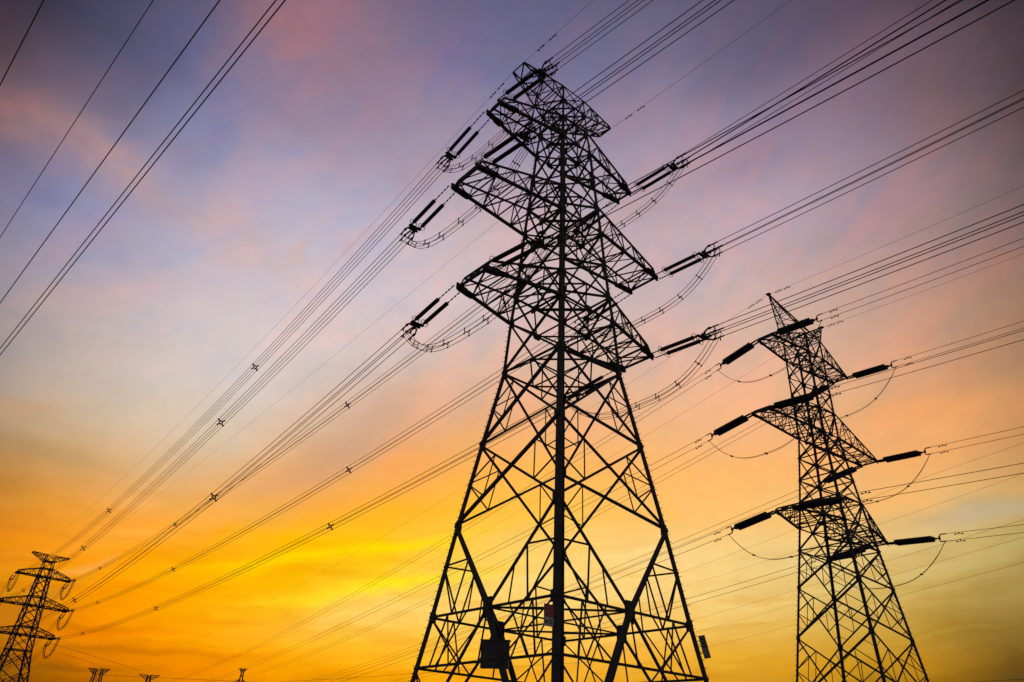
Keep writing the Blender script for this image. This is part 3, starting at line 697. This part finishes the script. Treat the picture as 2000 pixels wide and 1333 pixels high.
CLOUDS = [
    (-11.24, 13.3, 8.64, 0.45, 13.7, 255, 224, 0, 0.9),
    (-17.27, 11.87, 5.31, 0.35, 10.1, 255, 206, 0, 0.7),
    (-8.28, 11.17, 7.11, 0.49, 12.6, 255, 230, 20, 0.9),
    (-15.42, 9.81, 4.2, 0.35, 13.0, 255, 206, 30, 0.6),
    (-6.58, 9.56, 7.07, 1.12, 9.1, 254, 216, 126, 0.6),
    (-13.92, 11.44, 5.41, 0.5, 14.0, 255, 184, 0, 0.5),
    (-12.49, 21.02, 5.85, 1.72, 43.0, 200, 160, 134, 0.65),
    (-15.59, 18.35, 3.37, 1.12, 35.2, 212, 160, 116, 0.5),
    (-18.35, 16.87, 3.97, 1.08, 30.1, 230, 168, 110, 0.4),
    (-8.24, 20.12, 5.23, 1.05, 28.9, 255, 172, 92, 0.55),
    (-21.13, 14.67, 8.97, 0.69, 20.3, 255, 176, 70, 0.5),
    (-26.21, 5.54, 4.79, 0.24, 1.4, 186, 106, 6, 0.7),
    (-30.13, 7.78, 2.39, 0.37, 42.7, 192, 132, 34, 0.6),
    (-28.54, 10.26, 2.01, 0.29, 30.8, 240, 172, 84, 0.5),
    (-28.03, 6.65, 4.39, 0.23, 3.1, 210, 118, 0, 0.6),
    (-21.59, 5.65, 3.82, 0.19, 2.9, 230, 132, 0, 0.6),
    (-24.06, 6.61, 3.09, 0.19, 5.6, 255, 134, 10, 0.5),
    (-28.2, 4.4, 3.97, 0.23, 3.0, 140, 84, 6, 0.6),
    (-43.26, 36.86, 3.59, 1.63, 4.7, 150, 110, 108, 0.5),
    (-39.68, 36.39, 3.65, 1.74, -1.3, 176, 136, 128, 0.65),
    (-34.4, 35.97, 4.14, 1.65, -11.4, 186, 154, 150, 0.65),
    (-28.27, 35.21, 4.46, 1.7, -10.7, 192, 170, 172, 0.55),
    (-23.43, 33.64, 4.18, 1.84, -17.0, 202, 180, 174, 0.5),
    (-40.06, 32.56, 2.97, 0.99, -7.3, 116, 116, 152, 0.55),
    (-29.09, 40.82, 4.95, 2.13, 58.8, 122, 126, 166, 0.55),
    (-35.39, 30.95, 4.22, 1.58, -10.1, 148, 150, 182, 0.4),
    (-35.62, 44.91, 4.92, 1.76, 68.7, 84, 84, 120, 0.4),
    (-22.36, 49.1, 7.73, 3.87, -14.7, 158, 118, 128, 0.6),
    (-26.8, 45.77, 2.86, 1.71, 1.0, 150, 120, 140, 0.4),
    (-22.2, 44.42, 3.14, 1.8, -21.7, 152, 132, 156, 0.35),
    (-20.06, 34.3, 1.39, 0.49, 48.8, 218, 178, 164, 0.6),
    (-14.99, 36.36, 2.58, 0.6, 42.7, 196, 172, 180, 0.45),
    (-10.27, 42.46, 4.18, 1.39, 34.4, 172, 146, 158, 0.4),
    (33.51, 22.49, 5.43, 1.15, 0.1, 244, 166, 96, 0.5),
    (34.49, 15.64, 4.64, 0.64, 1.5, 182, 172, 146, 0.6),
    (31.56, 17.32, 4.37, 0.62, 1.3, 250, 186, 110, 0.4),
    (25.83, 43.38, 11.53, 2.22, 11.5, 154, 124, 140, 0.4),
    (14.11, 40.62, 4.98, 1.81, 26.8, 190, 158, 158, 0.5),
    (9.9, 46.14, 4.3, 1.43, 25.6, 156, 132, 150, 0.4),
    (31.89, 36.52, 8.49, 1.93, 8.1, 166, 138, 148, 0.35),
    (38.94, 44.7, 7.72, 1.93, -3.5, 116, 92, 100, 0.4),
    (26.26, 48.62, 8.48, 2.36, 8.6, 96, 88, 116, 0.35),
    (18.88, 36.69, 7.93, 2.2, 17.9, 184, 164, 176, 0.35),
    (-35.9, 19.3, 3.54, 0.65, 10.0, 198, 156, 112, 0.5),
    (-34.61, 16.59, 4.49, 0.72, -1.8, 174, 138, 90, 0.6),
    (-34.72, 18.6, 3.41, 0.5, -7.0, 186, 156, 120, 0.4)]
def lin(h):
    out = []
    for c in h:
        c = c / 255; out.append(c / 12.92 if c <= .04045 else ((c + .055) / 1.055) ** 2.4)
    return (*out, 1.0)
world = bpy.data.worlds.new('World'); scene.world = world; world.use_nodes = True
nt = world.node_tree; N = nt.nodes; L_ = nt.links
bg = N['Background']
def math_n(op, a, b=None, clamp=False):
    n = N.new('ShaderNodeMath'); n.operation = op; n.use_clamp = clamp
    for i, x in enumerate((a, b)):
        if x is None: continue
        if isinstance(x, (int, float)): n.inputs[i].default_value = x
        else: L_.new(x, n.inputs[i])
    return n.outputs[0]
def maprange(x, a, b, c, d, smooth=False):
    n = N.new('ShaderNodeMapRange'); n.clamp = True
    if smooth: n.interpolation_type = 'SMOOTHSTEP'
    L_.new(x, n.inputs[0])
    for i, v in enumerate((a, b, c, d)): n.inputs[i + 1].default_value = v
    return n.outputs[0]
def mixc(f, a, b, mode='MIX'):
    n = N.new('ShaderNodeMix'); n.data_type = 'RGBA'; n.blend_type = mode
    for s, x in ((n.inputs[0], f), (n.inputs[6], a), (n.inputs[7], b)):
        if isinstance(x, (int, float)): s.default_value = x
        elif isinstance(x, tuple): s.default_value = x
        else: L_.new(x, s)
    return n.outputs[2]
geo = N.new('ShaderNodeTexCoord'); sep = N.new('ShaderNodeSeparateXYZ'); L_.new(geo.outputs['Generated'], sep.inputs[0])
az0 = math_n('MULTIPLY', math_n('ARCTAN2', sep.outputs[0], sep.outputs[1]), 57.29578)
el0 = math_n('MULTIPLY', math_n('ARCSINE', sep.outputs[2]), 57.29578)
def noise(scale, detail, zs=1.0, off=0.0, rough=.55):
    mp = N.new('ShaderNodeMapping'); mp.inputs['Scale'].default_value = (1, 1, zs); mp.inputs['Location'].default_value = (off, off * .7, off * 1.3)
    L_.new(geo.outputs['Generated'], mp.inputs['Vector'])
    n = N.new('ShaderNodeTexNoise'); n.inputs['Scale'].default_value = scale; n.inputs['Detail'].default_value = detail; n.inputs['Roughness'].default_value = rough
    L_.new(mp.outputs[0], n.inputs['Vector']); return n.outputs['Fac']
n1 = noise(5.0, 5, 2.2, 1.3); n2 = noise(6.0, 5, 2.0, 7.7); n3 = noise(13.0, 6, 1.7, 3.1, .6); n4 = noise(34, 6, 1.6, 5.5, .62)
az = math_n('ADD', az0, math_n('MULTIPLY', math_n('SUBTRACT', n1, .5), 4.0))
el = math_n('ADD', el0, math_n('ADD', math_n('MULTIPLY', math_n('SUBTRACT', n2, .5), 2.4), math_n('MULTIPLY', math_n('SUBTRACT', n3, .5), 1.0)))
E0, E1 = SKY_EL[0], SKY_EL[-1]
v = maprange(el, E0, E1, 0, 1)
prev = None
for i, a in enumerate(SKY_AZ):
    rp = N.new('ShaderNodeValToRGB'); cr = rp.color_ramp; cr.interpolation = 'EASE'
    cr.interpolation = 'LINEAR'
    for j, e in enumerate(SKY_EL):
        p = (e - E0) / (E1 - E0); c = lin(SKY[i][j * 3:j * 3 + 3])
        if j == 0: cr.elements[0].position = p; cr.elements[0].color = c
        elif j == len(SKY_EL) - 1: cr.elements[-1].position = 1.0; cr.elements[-1].color = c
        else: q = cr.elements.new(p); q.color = c
    L_.new(v, rp.inputs[0])
    prev = rp.outputs[0] if prev is None else mixc(maprange(az, SKY_AZ[i - 1], a, 0, 1), prev, rp.outputs[0])
col = prev
for (ca, ce, sl, sw, ang, red, green, blue, st) in CLOUDS:
    c_, s_ = math.cos(R(ang)), math.sin(R(ang))
    da = math_n('SUBTRACT', az, ca); de = math_n('SUBTRACT', el, ce)
    u = math_n('ADD', math_n('MULTIPLY', da, c_ / sl), math_n('MULTIPLY', de, s_ / sl))
    w = math_n('ADD', math_n('MULTIPLY', da, -s_ / sw), math_n('MULTIPLY', de, c_ / sw))
    g = math_n('EXPONENT', math_n('MULTIPLY', math_n('ADD', math_n('MULTIPLY', u, u), math_n('MULTIPLY', w, w)), -1.0))
    f = math_n('MULTIPLY', math_n('MULTIPLY', g, st), maprange(n3, .3, .62, .55, 1.15))
    col = mixc(f, col, lin((red, green, blue)))
# thin veil texture: faint warm and cool mottling of the high cloud
col = mixc(1.0, col, mixc(maprange(n4, .32, .68, 0, 1), (.985, .975, .98, 1), (1.03, 1.025, 1.03, 1)), 'MULTIPLY')
col = mixc(1.0, col, mixc(maprange(n3, .3, .7, 0, 1), (.96, .985, 1.04, 1), (1.06, 1.015, .985, 1)), 'MULTIPLY')
# cirrus drawn out in long thin wisps
def wisp(ang, la, lb, off, lo, hi):
    c_, s_ = math.cos(R(ang)), math.sin(R(ang)); cb = N.new('ShaderNodeCombineXYZ')
    L_.new(math_n('ADD', math_n('MULTIPLY', az, c_ / la), math_n('MULTIPLY', el, s_ / la)), cb.inputs[0])
    L_.new(math_n('ADD', math_n('MULTIPLY', az, -s_ / lb), math_n('MULTIPLY', el, c_ / lb)), cb.inputs[1])
    cb.inputs[2].default_value = off
    n = N.new('ShaderNodeTexNoise'); n.inputs['Scale'].default_value = 1.0; n.inputs['Detail'].default_value = 7; n.inputs['Roughness'].default_value = .58; n.inputs['Distortion'].default_value = .35
    L_.new(cb.outputs[0], n.inputs['Vector']); return maprange(n.outputs['Fac'], lo, hi, 0, 1, True)
upper = maprange(el0, 14, 30, 0, 1, True); lower = maprange(el0, 20, 9, 0, 1, True)
wa = math_n('MULTIPLY', wisp(38, 9, 3.6, 2.0, .42, .68), upper); wb = math_n('MULTIPLY', wisp(30, 5, 2.2, 9.0, .45, .7), upper)
col = mixc(wa, col, mixc(1.0, col, (1.17, 1.0, .965, 1), 'MULTIPLY'))
col = mixc(wb, col, mixc(1.0, col, (.92, .965, 1.04, 1), 'MULTIPLY'))
wc = math_n('MULTIPLY', wisp(8, 11, 1.1, 4.0, .46, .66), lower); wd_ = math_n('MULTIPLY', wisp(5, 9, .9, 6.0, .45, .68), lower)
col = mixc(wc, col, mixc(1.0, col, (1.05, 1.12, 1.25, 1), 'MULTIPLY'))
col = mixc(wd_, col, mixc(1.0, col, (.95, .86, .7, 1), 'MULTIPLY'))
# away from the sunset the dome falls to deep dusk
away = maprange(math_n('ABSOLUTE', az0), 55, 105, 0, 1, True)
dusk = mixc(maprange(el0, 0, 60, 0, 1), (.125, .105, .115, 1), (.095, .095, .125, 1))
high = maprange(el0, 58, 80, 0, 1, True)
col = mixc(math_n('MAXIMUM', away, high), col, dusk)
low = maprange(el0, -3, .5, 0, 1, True)
col = mixc(low, (.01, .008, .006, 1), col)
L_.new(col, bg.inputs['Color']); bg.inputs['Strength'].default_value = 1.0

# the sun, already on the horizon behind the yellow cloud
sd = bpy.data.lights.new('sun', 'SUN'); sd.energy = .1; sd.angle = R(4); sd.color = (1, .62, .28)
sun = bpy.data.objects.new('sun', sd); COL.objects.link(sun)
saz, sel = R(-9), R(3)
sun.rotation_euler = V((math.sin(saz) * math.cos(sel), math.cos(saz) * math.cos(sel), math.sin(sel))).to_track_quat('Z', 'Y').to_euler()

vs = scene.view_settings
scene.display_settings.display_device = 'sRGB'
vs.view_transform = 'Standard'; vs.look = 'None'; vs.exposure = 0.0; vs.gamma = 1.0; vs.use_curve_mapping = False
scene.render.engine = 'CYCLES'
scene.cycles.max_bounces = 4
scene.render.film_transparent = False
